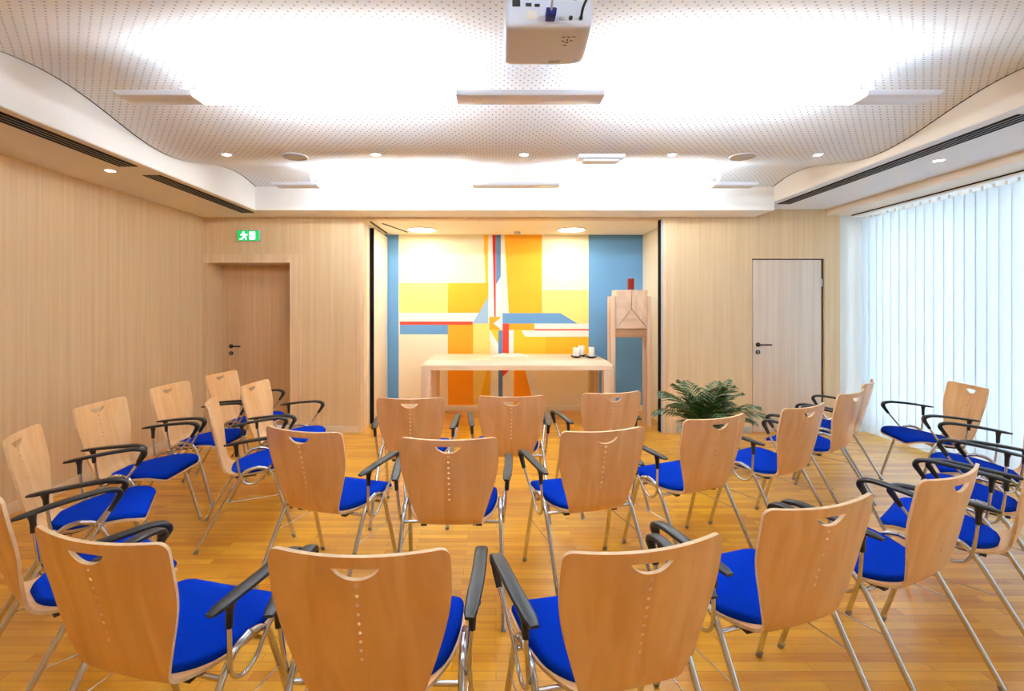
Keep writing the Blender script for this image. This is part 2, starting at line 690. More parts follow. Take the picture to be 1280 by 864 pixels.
bm = NB()
box(bm, -3.498, -2.49, 6.345, 6.39, 0.006, 2.054, bevel=0.002)
d1 = struct('door_1', bm, M['door_wood'])
handle_set(d1, -3.385, 6.345, 1.02)
bm = NB()
box(bm, RX0 + 0.012, RX1 - 0.028, YB + 0.012, YB + 0.06, 0.008, RZ - 0.012, bevel=0.002)
d2 = struct('door_2', bm, M['door_pale'])
handle_set(d2, RX0 + 0.075, YB + 0.012, 1.065)
bm = NB()
box(bm, RX0, RX0 + 0.012, YB + 0.02, YB + 0.11, 0, RZ)
box(bm, RX1 - 0.028, RX1, YB + 0.03, YB + 0.11, 0, RZ)  # wider dark strip also paints the shadow in the recess
box(bm, RX0 + 0.012, RX1 - 0.028, YB + 0.02, YB + 0.11, RZ - 0.012, RZ)
box(bm, RX0 + 0.012, RX1 - 0.028, YB + 0.06, YB + 0.11, 0, RZ)
struct('trim_10', bm, M['dark'])
bm = NB()
lathe(bm, [(0, 0.0), (0.007, 0.0), (0.007, 0.09), (0, 0.09)], 12, 0, (RX1 - 0.02, YB + 0.012, 1.77))
finish('hinge', bm, M['steel'], d2)

# folding partition leaf parked along the niche's left side
t = empty('partition_panel', (-1.6, 6.83, 0))
tag(t, 'cream folding partition leaf with black edge seal at the painted niche\'s left side', 'partition')
bm = NB()
box(bm, -0.030, 0.010, -0.38, 0.44, 0.012, 2.545, bevel=0.003)
finish('panel', bm, M['cream'], t)
bm = NB()
box(bm, -0.032, 0.014, -0.405, -0.38, 0.012, 2.545)
finish('edge_seal', bm, M['dark'], t)
bm = NB()
box(bm, -0.014, -0.006, -0.02, 0.02, 2.545, 2.584)
finish('hanger', bm, M['steel'], t)
for k, (xa, ya, xb, yb) in enumerate([(-1.56, 6.16, -1.56, 7.1), (-1.44, 6.3, -1.25, 7.0)]):
    bm = NB()
    dx, dy = xb - xa, yb - ya
    l = math.hypot(dx, dy)
    px, py = -dy / l * 0.01, dx / l * 0.01
    prism(bm, [(xa - px, ya - py), (xb - px, yb - py), (xb + px, yb + py), (xa + px, ya + py)], 'Z', 2.578, 2.586)
    struct('trim_%d' % (11 + k), bm, M['dark'])

# ------------------------------------------------------------------ mural at the end of the niche
def mural():
    S = F / YN
    cols = {}
    mats = []

    def ci(rgb):
        if rgb not in cols:
            mm = plain('mural_%d' % len(cols), lin(*rgb), 0.6)
            cols[rgb] = len(mats)
            mats.append(mm)
        return cols[rgb]
    CREAM, PALE, LYEL, ORA = (252, 238, 208), (252, 243, 210), (254, 228, 132), (255, 182, 14)
    DORA, YEL, BLUE, LBLU = (255, 164, 8), (255, 198, 30), (100, 156, 208), (156, 194, 226)
    RED, WHITE, DBLU = (226, 56, 24), (252, 250, 244), (92, 136, 186)
    Q = []

    def rect(c, x0, y0, x1, y1):
        Q.append((c, [(x0, y0), (x1, y0), (x1, y1), (x0, y1)]))

    def poly(c, *p):
        Q.append((c, list(p)))
    T, B = 293.6, 506.5
    rect(CREAM, 481, T, 803, B)
    rect(BLUE, 481, T, 498.5, B)
    rect(PALE, 499, T, 604.5, 354)
    rect(LYEL, 499, 354, 560, 391)
    rect(ORA, 560, 354, 610.5, 391)
    rect(WHITE, 499, 391.5, 610.5, 402)
    rect(RED, 500, 402, 591, 406)
    rect(BLUE, 500, 406, 560, 418)
    rect(DORA, 560, 406, 591.5, B)
    rect(LYEL, 591.5, 404.5, 613, 463)
    rect((254, 222, 120), 591.5, 404.5, 613, B)
    poly(YEL, (612.5, 445), (612.5, B), (598, B))
    poly(LBLU, (610.5, 371), (610.5, 404.5), (590.5, 404.5))
    poly(YEL, (604.5, T), (610, T), (610, 354), (607, 354))
    rect(WHITE, 610.5, T, 628, 397)
    poly((200, 36, 26), (615.4, T), (619.8, T), (619.6, 397), (618.0, 397))
    poly(DBLU, (619.8, T), (626, T), (626, 346), (620, 356))
    poly((250, 246, 226), (626, T), (630.5, T), (636, 391.5), (628, 391.5), (626, 350))
    poly(ORA, (630.5, T), (677.5, T), (677.5, 391.5), (636, 391.5))
    rect(PALE, 678, T, 735.5, 363)
    rect(LYEL, 678, 363, 735.5, 404.5)
    rect(BLUE, 735.5, T, 803, B)
    rect(YEL, 636, 412, 682, 446)
    rect(ORA, 682, 412, 735.5, 446)
    rect(DORA, 636, 404.5, 668, 412.5)
    poly(BLUE, (628, 391.5), (700, 391.5), (722, 404.5), (628, 404.5))
    rect(WHITE, 668, 404.5, 735.5, 411.4)
    rect(RED, 668, 411.4, 735.5, 413.2)
    poly(WHITE, (652, 413.2), (735.5, 413.2), (735.5, 421), (656, 421))
    # lower middle
    rect((250, 240, 214), 613, 412, 623, B)
    poly(YEL, (613, 412), (623, 412), (623, 430))
    poly(WHITE, (612.5, 413), (623, 431), (623, 446), (612.5, 425))
    rect(WHITE, 614, 463, 623, B)
    rect(DORA, 612, 396, 628, 412.5)
    poly(WHITE, (617, 404.3), (628, 395), (628, 413.5))
    rect(DBLU, 623, 413, 628.2, B)
    rect(RED, 628.2, 404.5, 636, 446)
    rect(WHITE, 636, 412.5, 642, B)
    rect(WHITE, 628.2, 446, 642, B)
    poly(RED, (628.2, 450), (639, 450), (636, 463), (628.2, 471))
    poly(DORA, (642, 446), (652.5, 446), (667, B), (642, B))
    poly((250, 236, 206), (652.5, 446), (735.5, 446), (735.5, B), (667, B))
    poly((240, 234, 220), (653, 446), (662, 446), (682, B), (667, B))
    bm = NB()
    x0, x1 = (481 - 620) / S, (803 - 620) / S
    z0, z1 = 1.5 - (B - 386) / S, 1.5 - (T - 386) / S
    box(bm, x0, x1, YN - 0.010, YN - 0.002, z0, z1, ci(CREAM))
    for i, (c, pts) in enumerate(Q):
        y = YN - 0.0104 - 0.00012 * i
        f = bm.faces.new([bm.verts.new(((p[0] - 620) / S, y, 1.5 - (p[1] - 386) / S)) for p in pts])
        f.material_index = ci(c)
    me = bpy.data.meshes.new('mural')
    bm.to_mesh(me)
    bm.free()
    for mm in mats:
        me.materials.append(mm)
    o = bpy.data.objects.new('mural', me)
    COL.objects.link(o)
    tag(o, 'abstract wall painting of yellow, orange, blue and white blocks filling the end of the niche', 'mural')


mural()

# ------------------------------------------------------------------ chairs
PROFILE = [(-0.312, 0.882), (-0.296, 0.80), (-0.268, 0.69), (-0.243, 0.59), (-0.223, 0.51), (-0.203, 0.46), (-0.172, 0.432),
           (-0.125, 0.424), (-0.05, 0.432), (0.03, 0.445), (0.11, 0.455), (0.17, 0.456), (0.215, 0.446), (0.245, 0.425)]
prof = smooth_path([(a, b, 0) for a, b in PROFILE], 12)
SL = [0.0]
for a, b in zip(prof, prof[1:]):
    SL.append(SL[-1] + (b - a).length)
S_END = SL[-1]


def prof_at(s):
    s = min(max(s, 0.0), S_END)
    for i in range(len(SL) - 1):
        if SL[i + 1] >= s:
            t = (s - SL[i]) / (SL[i + 1] - SL[i])
            p = prof[i].lerp(prof[i + 1], t)
            break
    i0, i1 = max(0, i - 2), min(len(prof) - 1, i + 3)
    tg = (prof[i1] - prof[i0]).normalized()
    return Vector((0, p.x, p.y)), Vector((0, tg.x, tg.y)), Vector((0, -tg.y, tg.x))     # point, tangent, normal (towards the sitter)


def table_lookup(tab, x):
    if x <= tab[0][0]:
        return tab[0][1]
    for (a, va), (b, vb) in zip(tab, tab[1:]):
        if x <= b:
            t = (x - a) / (b - a)
            t = t * t * (3 - 2 * t)
            return va + (vb - va) * t
    return tab[-1][1]


# half width along the sheet, measured from the top edge down the back and out over the seat
WTAB = [(0.0, 0.2325), (0.08, 0.2345), (0.16, 0.2315), (0.24, 0.2165), (0.32, 0.194), (0.40, 0.169), (0.455, 0.154), (0.50, 0.158), (0.55, 0.184),
        (0.61, 0.215), (0.70, 0.237), (0.80, 0.242), (0.90, 0.238), (1.2, 0.232)]
CTAB = [(0.0, 0.040), (0.18, 0.036), (0.36, 0.026), (0.46, 0.014), (0.56, 0.008), (0.8, 0.004), (1.2, 0.0)]


def spline_lookup(tab, x):
    if x <= tab[0][0]:
        return tab[0][1]
    n = len(tab)
    for i in range(n - 1):
        (a, va), (b, vb) = tab[i], tab[i + 1]
        if x <= b:
            def slope(k):
                if k == 0 or k == n - 1:
                    return 0.0
                return (tab[k + 1][1] - tab[k - 1][1]) / (tab[k + 1][0] - tab[k - 1][0])
            h = b - a
            t = (x - a) / h
            return ((2 * t ** 3 - 3 * t * t + 1) * va + (t ** 3 - 2 * t * t + t) * h * slope(i) +
                    (3 * t * t - 2 * t ** 3) * vb + (t ** 3 - t * t) * h * slope(i + 1))
    return tab[-1][1]


def half_w(s):
    w = spline_lookup(WTAB, s)
    r = 0.028
    if s < r:
        w = w - r + math.sqrt(max(0, r * r - (r - s) ** 2))
    r = 0.06
    e = S_END - s
    if e < r:
        w = w - r + math.sqrt(max(0, r * r - (r - e) ** 2))
    return w


def shell_pt(s, u, off=0.0, wo=0.0):
    """Point on the sheet: s along it, u in -1..1 across it, off along its normal, wo = change of half width."""
    p, tg, n = prof_at(s)
    w = half_w(s) + wo
    c = table_lookup(CTAB, s)
    x = u * w
    dish = c * (x / 0.2325) ** 2
    slope = 2 * c * x / 0.2325 ** 2
    nn = (n - Vector((1, 0, 0)) * slope).normalized()
    return p + Vector((x, 0, 0)) + n * dish + nn * off


def make_shell():
    bm = NB()
    ss = [0.0, 0.0015, 0.005, 0.011, 0.019, 0.028]
    n = 54
    for i in range(1, n):
        ss.append(0.028 + (S_END - 0.06 - 0.028) * i / n)
    ss += [S_END - 0.06 * (1 - math.sin(k / 8 * PI / 2)) for k in range(0, 9)]
    us = [-1 + 2 * k / 20 for k in range(21)]
    T = 0.0115
    top = [[bm.verts.new(shell_pt(s, u, 0)) for u in us] for s in ss]
    bot = [[bm.verts.new(shell_pt(s, u, -T)) for u in us] for s in ss]
    nS, nU = len(ss), len(us)
    for i in range(nS - 1):
        for j in range(nU - 1):
            bm.faces.new((top[i][j], top[i][j + 1], top[i + 1][j + 1], top[i + 1][j]))
            bm.faces.new((bot[i][j], bot[i + 1][j], bot[i + 1][j + 1], bot[i][j + 1]))
    rim = [(i, 0) for i in range(nS)] + [(nS - 1, j) for j in range(1, nU)] + [(i, nU - 1) for i in range(nS - 2, -1, -1)] + \
          [(0, j) for j in range(nU - 2, 0, -1)]
    for (a, b), (c, d) in zip(rim, rim[1:] + rim[:1]):
        f = bm.faces.new((top[a][b], top[c][d], bot[c][d], bot[a][b]))
        f.material_index = 1
    bmesh.ops.recalc_face_normals(bm, faces=bm.faces)
    me = bpy.data.meshes.new('plywood_shell')
    bm.to_mesh(me)
    bm.free()
    for k in ('veneer', 'ply_edge'):
        me.materials.append(M[k])
    o = bpy.data.objects.new('plywood_shell', me)
    COL.objects.link(o)
    # grip slot and column of nine round holes
    bm = NB()
    p, tg, n = prof_at(0.045)
    hw, up_, dn = 0.062, -0.013, 0.017
    poly = [(-hw, up_)] + [(hw, up_)]
    for k in range(1, 16):
        q = 1 - 2 * k / 16
        poly.append((hw * q, up_ + 0.003 + (dn - up_) * (1 - abs(q) ** 2.3)))
    A = [bm.verts.new(p + Vector((x, 0, 0)) + tg * q - n * 0.06) for x, q in poly]
    B = [bm.verts.new(p + Vector((x, 0, 0)) + tg * q + n * 0.06) for x, q in poly]
    bm.faces.new(A)
    bm.faces.new(B[::-1])
    for i in range(len(poly)):
        bm.faces.new((A[i], B[i], B[(i + 1) % len(poly)], A[(i + 1) % len(poly)]))
    for k in range(9):
        p, tg, n = prof_at(0.081 + 0.0288 * k)
        A, B = [], []
        for j in range(12):
            a = 2 * PI * j / 12
            q = Vector((math.cos(a), 0, 0)) * 0.0052 + tg * math.sin(a) * 0.0052
            A.append(bm.verts.new(p + q - n * 0.04))
            B.append(bm.verts.new(p + q + n * 0.04))
        bm.faces.new(A)
        bm.faces.new(B[::-1])
        for j in range(12):
            bm.faces.new((A[j], B[j], B[(j + 1) % 12], A[(j + 1) % 12]))
    bmesh.ops.recalc_face_normals(bm, faces=bm.faces)
    for f in bm.faces:
        f.material_index = 1
    cm = bpy.data.meshes.new('cut')
    bm.to_mesh(cm)
    bm.free()
    for k in ('veneer', 'ply_edge'):
        cm.materials.append(M[k])
    cu = bpy.data.objects.new('cut', cm)
    COL.objects.link(cu)
    md = o.modifiers.new('cut', 'BOOLEAN')
    md.operation = 'DIFFERENCE'
    md.solver = 'EXACT'
    md.object = cu
    dg = bpy.context.evaluated_depsgraph_get()
    res = bpy.data.meshes.new_from_object(o.evaluated_get(dg))
    o.modifiers.clear()
    o.data = res
    res.name = 'plywood_shell'
    bpy.data.meshes.remove(me)
    bpy.data.objects.remove(cu)
    bpy.data.meshes.remove(cm)
    res.polygons.foreach_set('use_smooth', [True] * len(res.polygons))
    res.set_sharp_from_angle(angle=R(40))
    return o


def make_pad():
    bm = NB()
    s0, s1 = 0.485, S_END - 0.006
    ns, nu = 30, 20

    def ease(x):
        return math.sqrt(max(0, 1 - (1 - min(1, max(0, x))) ** 2))
    rows_t, rows_b = [], []
    for i in range(ns + 1):
        t = i / ns
        tt = 0.5 - 0.5 * math.cos(PI * t)
        s = s0 + (s1 - s0) * tt
        d = s - s0
        w = half_w(min(s, S_END - 0.02)) - 0.008
        if d < 0.11:
            w *= (0.30 + 0.70 * ease(d / 0.11))
        e = s1 - s
        if e < 0.05:
            w = w - 0.05 + 0.05 * ease(e / 0.05)
        rt, rb = [], []
        for j in range(nu + 1):
            u = math.sin(PI / 2 * (-1 + 2 * j / nu))
            hu = ease((1 - abs(u)) * w / 0.022)
            hv = ease(min(d, e) / 0.022)
            h = 0.0015 + 0.021 * min(hu, hv) + 0.004 * min(1, (1 - u * u)) * min(1, d / 0.1) * min(1, e / 0.1)
            hw = half_w(s)
            rt.append(bm.verts.new(shell_pt(s, u * w / hw, h)))
            rb.append(bm.verts.new(shell_pt(s, u * w / hw, -0.002)))
        rows_t.append(rt)
        rows_b.append(rb)
    for i in range(ns):
        for j in range(nu):
            bm.faces.new((rows_t[i][j], rows_t[i][j + 1], rows_t[i + 1][j + 1], rows_t[i + 1][j]))
            bm.faces.new((rows_b[i][j], rows_b[i + 1][j], rows_b[i + 1][j + 1], rows_b[i][j + 1]))
    for i in range(ns):
        bm.faces.new((rows_t[i][0], rows_t[i + 1][0], rows_b[i + 1][0], rows_b[i][0]))
        bm.faces.new((rows_t[i][nu], rows_b[i][nu], rows_b[i + 1][nu], rows_t[i + 1][nu]))
    for j in range(nu):
        bm.faces.new((rows_t[0][j], rows_b[0][j], rows_b[0][j + 1], rows_t[0][j + 1]))
        bm.faces.new((rows_t[ns][j], rows_t[ns][j + 1], rows_b[ns][j + 1], rows_b[ns][j]))
    return bm


def make_chair():
    root = empty('conference_chair')
    sh = make_shell()
    sh.parent = root
    tag(sh, 'one-piece bent beech plywood seat and back with grip slot and column of small holes')
    tag(finish('seat_pad', make_pad(), M['blue'], root, 60), 'blue cloth seat pad')
    XF, XA = 0.262, 0.250
    for s in (-1, 1):
        # rear half and front half of the A-shaped side frame
        rear = smooth_path([(s * XF, -0.345, 0.012), (s * (XF - 0.003), -0.255, 0.17), (s * (XA + 0.003), -0.16, 0.335), (s * XA, -0.105, 0.425),
                            (s * XA, -0.06, 0.468), (s * XA, -0.005, 0.482)], 6)
        front = smooth_path([(s * XF, 0.215, 0.012), (s * (XF - 0.003), 0.168, 0.17), (s * (XA + 0.003), 0.118, 0.335), (s * XA, 0.085, 0.425),
                             (s * XA, 0.05, 0.466), (s * XA, -0.005, 0.482)], 6)
        for path, y in ((rear, -0.345), (front, 0.215)):
            bm = NB()
            tube(bm, path, 0.0112, 14)
            lg = finish('leg', bm, M['chrome'], root, 60)
            bm = NB()
            sl = 1 if y < 0 else -1
            tube(bm, [(s * XF, y - 0.003 * sl, 0.0), (s * XF, y + 0.009 * sl, 0.024)], 0.0122, 14)
            finish('foot_cap', bm, M['foot'], lg, 50)
        # armrest pad with its bent-down nose
        pts = smooth_path([(s * 0.278, -0.190, 0.648), (s * 0.283, -0.130, 0.656), (s * 0.291, -0.04, 0.667), (s * 0.295, 0.06, 0.675),
                           (s * 0.296, 0.122, 0.677), (s * 0.296, 0.166, 0.667), (s * 0.295, 0.178, 0.646), (s * 0.294, 0.162, 0.615),
                           (s * 0.291, 0.138, 0.578)], 6)

        def sect(i, t):
            wide = table_lookup([(0, 0.013), (0.06, 0.020), (0.2, 0.0225), (0.55, 0.022), (0.72, 0.019), (0.84, 0.0135), (1.0, 0.0105)], t)
            thick = table_lookup([(0, 0.005), (0.08, 0.008), (0.5, 0.0095), (0.68, 0.012), (0.8, 0.0145), (0.9, 0.012), (1.0, 0.0105)], t)
            o_ = []
            for k in range(16):
                a = 2 * PI * k / 16
                ca, sa = math.cos(a), math.sin(a)
                pw = 0.55 if t < 0.8 else 0.8
                o_.append((wide * math.copysign(abs(ca) ** pw, ca), thick * math.copysign(abs(sa) ** pw, sa)))
            return o_
        bm = NB()
        sweep(bm, pts, sect)
        arm = finish('armrest', bm, M['black'], root, 50)
        bm = NB()
        tube(bm, smooth_path([(s * 0.287, -0.125, 0.656), (s * 0.286, -0.123, 0.640), (s * 0.283, -0.121, 0.615), (s * 0.281, -0.120, 0.575)], 4),
             lambda t: table_lookup([(0, 0.021), (0.35, 0.0145), (0.6, 0.0115), (1, 0.0105)], t), 14)
        finish('arm_sleeve', bm, M['black'], arm, 50)
        # chrome rod: down from the rear sleeve, round a loop inside the frame and up to the nose
        rod = smooth_path([(s * 0.281, -0.120, 0.60), (s * 0.273, -0.110, 0.50), (s * 0.267, -0.098, 0.43), (s * 0.2662, -0.074, 0.396),
                           (s * 0.2662, -0.035, 0.385), (s * 0.2662, 0.008, 0.404), (s * 0.267, 0.042, 0.446), (s * 0.276, 0.084, 0.502),
                           (s * 0.291, 0.140, 0.582)], 6)
        bm = NB()
        tube(bm, rod, 0.0070, 12)
        finish('arm_rod', bm, M['chrome'], arm, 60)
        # bracket under the shell
        bm = NB()
        poly = [(-0.135, 0.398), (-0.045, 0.402), (0.045, 0.420), (0.06, 0.436), (-0.05, 0.4215), (-0.135, 0.4115)]
        prism(bm, poly, 'X', s * 0.125, s * 0.155)
        finish('seat_bracket', bm, M['black'], root)
    for y, z in ((-0.108, 0.408), (0.062, 0.420)):
        bm = NB()
        tube(bm, [(-0.2495, y, z), (0.2495, y, z)], 0.0085, 12)
        finish('crossbar', bm, M['chrome'], root, 60)
    for s in (-1, 1):
        bm = NB()
        tube(bm, [(s * 0.256, -0.190, 0.285), (s * 0.257, -0.03, 0.287), (s * 0.256, 0.134, 0.289)], 0.0028, 8)
        finish('brace', bm, M['chrome'], root, 60)
    return root


chair0 = make_chair()
index_kids(chair0)
# (x, y, heading in degrees from straight ahead, turning left positive, label)
G_B, G_M, G_F, G_L, G_L2, G_W = ('chairs of the short row nearest the niche', 'chairs of the middle arc', 'chairs of the front arc',
                                'chairs along the left wood wall', 'pair of chairs beside the middle arc', 'chairs by the window blinds')


def from_top(cx, cy, th):
    """Chair origin from the middle of the line joining its two top back corners."""
    a = R(th)
    return cx + 0.275 * -math.sin(a), cy + 0.275 * math.cos(a)


CH = []


def C(cx, cy, th, label, group, top=True):
    x, y = from_top(cx, cy, th) if top else (cx, cy)
    CH.append((x, y, th, label, group))


C(-0.594, 3.44, 0, 'chair before the table\'s left end, leftmost of the three nearest the niche', G_B)
C(0.11, 3.515, 2, 'middle one of the three beech chairs lined up nearest the altar table', G_B)
C(0.857, 3.664, 14, 'chair before the table\'s right end, rightmost of the three nearest the niche', G_B)
C(-0.985, 2.54, -18.5, 'middle-row chair seen from behind, left of centre, blue seat showing at its right', G_M)
C(-0.226, 2.376, 0, 'chair squarely from behind in the middle row, just left of the centre of the room', G_M)
C(0.55, 2.545, 15, 'middle-row chair from behind right of centre, blue seat showing at its left', G_M)
C(1.253, 2.837, 23, 'chair from behind standing directly before the potted palm', G_M)
C(1.957, 3.155, 29, 'chair in the middle arc just right of the palm', G_M)
C(2.628, 3.68, 35.5, 'chair in front of the pale door, second from the middle arc\'s right end', G_M)
C(3.145, 4.205, 46, 'edge-on chair at the far right end of the middle arc by the blinds', G_M)
C(-1.085, 1.36, -14.5, 'large chair at lower left seen from behind, blue seat reaching out to its right', G_F)
C(-0.353, 1.282, -1, 'nearest chair seen squarely from behind, at the bottom left of centre', G_F)
C(0.394, 1.312, 14.2, 'nearest chair from behind at the bottom, right of centre with blue seat at its left', G_F)
C(1.041, 1.594, 18.4, 'front-arc chair next to the right of the two bottom centre ones', G_F)
C(1.716, 1.879, 27, 'second chair from the right end of the front arc', G_F)
C(2.20, 2.40, 41, 'chair cut by the right picture edge, last one of the front arc', G_F, False)
C(-1.615, 1.97, -38, 'chair cut by the left picture edge, seen half from behind', G_L, False)
C(-2.335, 2.455, -62, 'chair by the left wall nearest the camera, only part of its back above black arms', G_L)
C(-2.585, 3.25, -86.5, 'second chair along the left wood wall, facing right with blue seat in full view', G_L)
C(-2.636, 4.02, -90.5, 'third chair along the left wood wall, pale back facing right', G_L)
C(-2.624, 4.754, -95, 'farthest chair along the left wall, right in front of the recessed door', G_L)
C(-1.88, 3.30, -66, 'narrow edge-on chair just left of the middle row, pale back leaning', G_L2)
C(-1.995, 4.115, -91, 'pale chair back facing right between the recessed door and the middle row', G_L2)
C(3.537, 4.07, 77, 'chair alone against the white blinds, facing left with its whole back showing', G_W, False)
C(3.20, 3.25, 56, 'second chair by the blinds, its back cut off by the picture edge', G_W, False)
C(2.71, 2.80, 44, 'chair at right edge of which only blue seat and black arms show', G_W, False)
for i, (x, y, th, lab, grp) in enumerate(CH):
    c = chair0 if i == 0 else obj_copy_tree(chair0)
    c.location = (x, y, 0)
    c.rotation_euler = (0, 0, R(th))
    tag(c, lab, 'chair', grp)

# ------------------------------------------------------------------ altar table with book and candles
t = empty('altar_table', (0.262, 6.60, 0))
tag(t, 'long pale wooden table standing in front of the painted niche wall', 'table')
X0, X1, Y0, Y1 = -1.189, 1.189, -0.50, 0.49
bm = NB()
zt, zb, z_ = 0.856, 0.742, 0.798
b_ = 0.075
rings = []
for (ins, z) in ((0.0, zb), (0.0, z_), (0.006, z_ + 0.006), (b_ - 0.01, zt - 0.003), (b_, zt)):
    r = 0.03
    ring = []
    for (cx, cy, a0) in ((X1 - ins - r, Y1 - ins * 0.3 - r, 0), (X0 + ins + r, Y1 - ins * 0.3 - r, 90), (X0 + ins + r, Y0 + ins + r, 180), (X1 - ins - r, Y0 + ins + r, 270)):
        for k in range(5):
            a = R(a0 + 22.5 * k)
            ring.append(bm.verts.new((cx + r * math.cos(a), cy + r * math.sin(a), z)))
    rings.append(ring)
for a, b in zip(rings, rings[1:]):
    for k in range(20):
        bm.faces.new((a[k], a[(k + 1) % 20], b[(k + 1) % 20], b[k]))
bm.faces.new(rings[0][::-1])
bm.faces.new(rings[-1])
finish('tabletop', bm, M['ash'], t, 25)
for x in (X0, X1 - 0.125):
    for y in (Y0, Y1 - 0.125):
        bm = NB()
        box(bm, x, x + 0.125, y, y + 0.125, 0, zb, bevel=0.006)
        finish('leg', bm, M['ash_v'], t)
# open book
t = empty('open_book', (0.20, 6.72, 0.8562))
t.rotation_euler = (0, 0, R(-3))
tag(t, 'open white-paged book lying on the long pale table', 'book')
bm = NB()
for s in (-1, 1):
    pl = []
    for k in range(9):
        q = k / 8
        pl.append((s * 0.245 * q, 0.004 + 0.032 * math.sin(PI * min(1, q * 1.15)) ** 0.8 * (1 - 0.55 * q)))
    pl += [(s * 0.245, 0.003), (0, 0.003)]
    if s < 0:
        pl = pl[::-1]
    prism(bm, pl, 'Y', -0.15, 0.15)
finish('pages', bm, M['paper'], t, 50)
bm = NB()
box(bm, -0.252, 0.252, -0.157, 0.157, 0.0, 0.003)
finish('cover', bm, M['ash_v'], t)


# candles on black dishes
def candle(x, y, h, r, label):
    t = empty('pillar_candle', (x, y, 0.856))
    tag(t, label, 'candle', 'white candles on the table')
    bm = NB()
    lathe(bm, [(0, 0.0), (0.034, 0.0), (0.036, 0.004), (0.050, 0.010), (0.078, 0.022), (0.080, 0.025), (0.076, 0.026), (0.048, 0.016), (0, 0.014)], 36)
    finish('dish', bm, M['black'], t, 50)
    bm = NB()
    lathe(bm, [(0, 0.014), (r, 0.014), (r, h - 0.004), (r - 0.004, h), (r * 0.5, h - 0.004), (0, h - 0.006)], 32)
    finish('wax', bm, M['wax'], t, 50)
    bm = NB()
    tube(bm, [(0, 0, h - 0.008), (0.001, 0, h + 0.010)], 0.0015, 6)
    finish('wick', bm, M['dark'], t)


candle(1.055, 6.52, 0.132, 0.042, 'white pillar candle on a black dish, leftmost of the three on the table')
candle(1.155, 6.70, 0.145, 0.042, 'white pillar candle on a black dish behind the other two on the table')
candle(1.248, 6.48, 0.142, 0.037, 'white pillar candle on a black dish nearest the table\'s right end')

# cabinet on legs with red sanctuary candle
t = empty('cabinet_stand', (1.72, 6.50, 0))
tag(t, 'tall pale wood cabinet on four long legs at the niche\'s right side', 'cabinet')
bm = NB()
box(bm, -0.200, 0.200, -0.19, 0.02, 1.246, 1.738, bevel=0.004)
finish('body', bm, M['ash_v'], t)
bm = NB()
box(bm, -0.200, 0.200, -0.165, 0.0, 1.134, 1.243, bevel=0.003)
finish('apron', bm, wood('stand_apron', lin(176, 132, 96), lin(196, 154, 118), (3, 26, 26), 0.5), t)
for nm, d, sc, poly in (('door_leaf', 0.212, (9, 12, 9), [(-0.197, 1.262), (-0.018, 1.487), (-0.003, 1.500), (-0.003, 1.735), (-0.197, 1.735)]),
                        ('door_leaf', 0.218, (20, 12, 5), [(0.197, 1.262), (0.197, 1.735), (0.003, 1.735), (0.003, 1.497)]),
                        ('triangle_panel', 0.203, (3, 12, 22), [(-0.190, 1.250), (0.190, 1.250), (-0.002, 1.488)])):
    bm = NB()
    prism(bm, poly, 'Y', -d, -0.189)
    finish(nm, bm, wood('cabinet_grain', lin(210, 178, 150), lin(232, 206, 182), sc, 0.5), t, 30)
for s in (-1, 1):
    for y in (-0.205, -0.03):
        bm = NB()
        box(bm, s * 0.203 if s > 0 else -0.255, 0.255 if s > 0 else -0.203, y, y + 0.05, 0, 1.66, bevel=0.004)
        finish('leg', bm, M['ash_v'], t)
t = empty('sanctuary_candle', (1.745, 6.415, 1.738))
tag(t, 'dark red candle standing on top of the tall wooden cabinet', 'candle')
bm = NB()
lathe(bm, [(0, 0), (0.070, 0), (0.072, 0.005), (0, 0.007)], 32)
finish('dish', bm, M['steel'], t)
bm = NB()
lathe(bm, [(0, 0.007), (0.042, 0.007), (0.046, 0.02), (0.046, 0.150), (0.043, 0.152), (0.036, 0.142), (0, 0.140)], 32)
finish('glass', bm, M['red_glass'], t, 50)

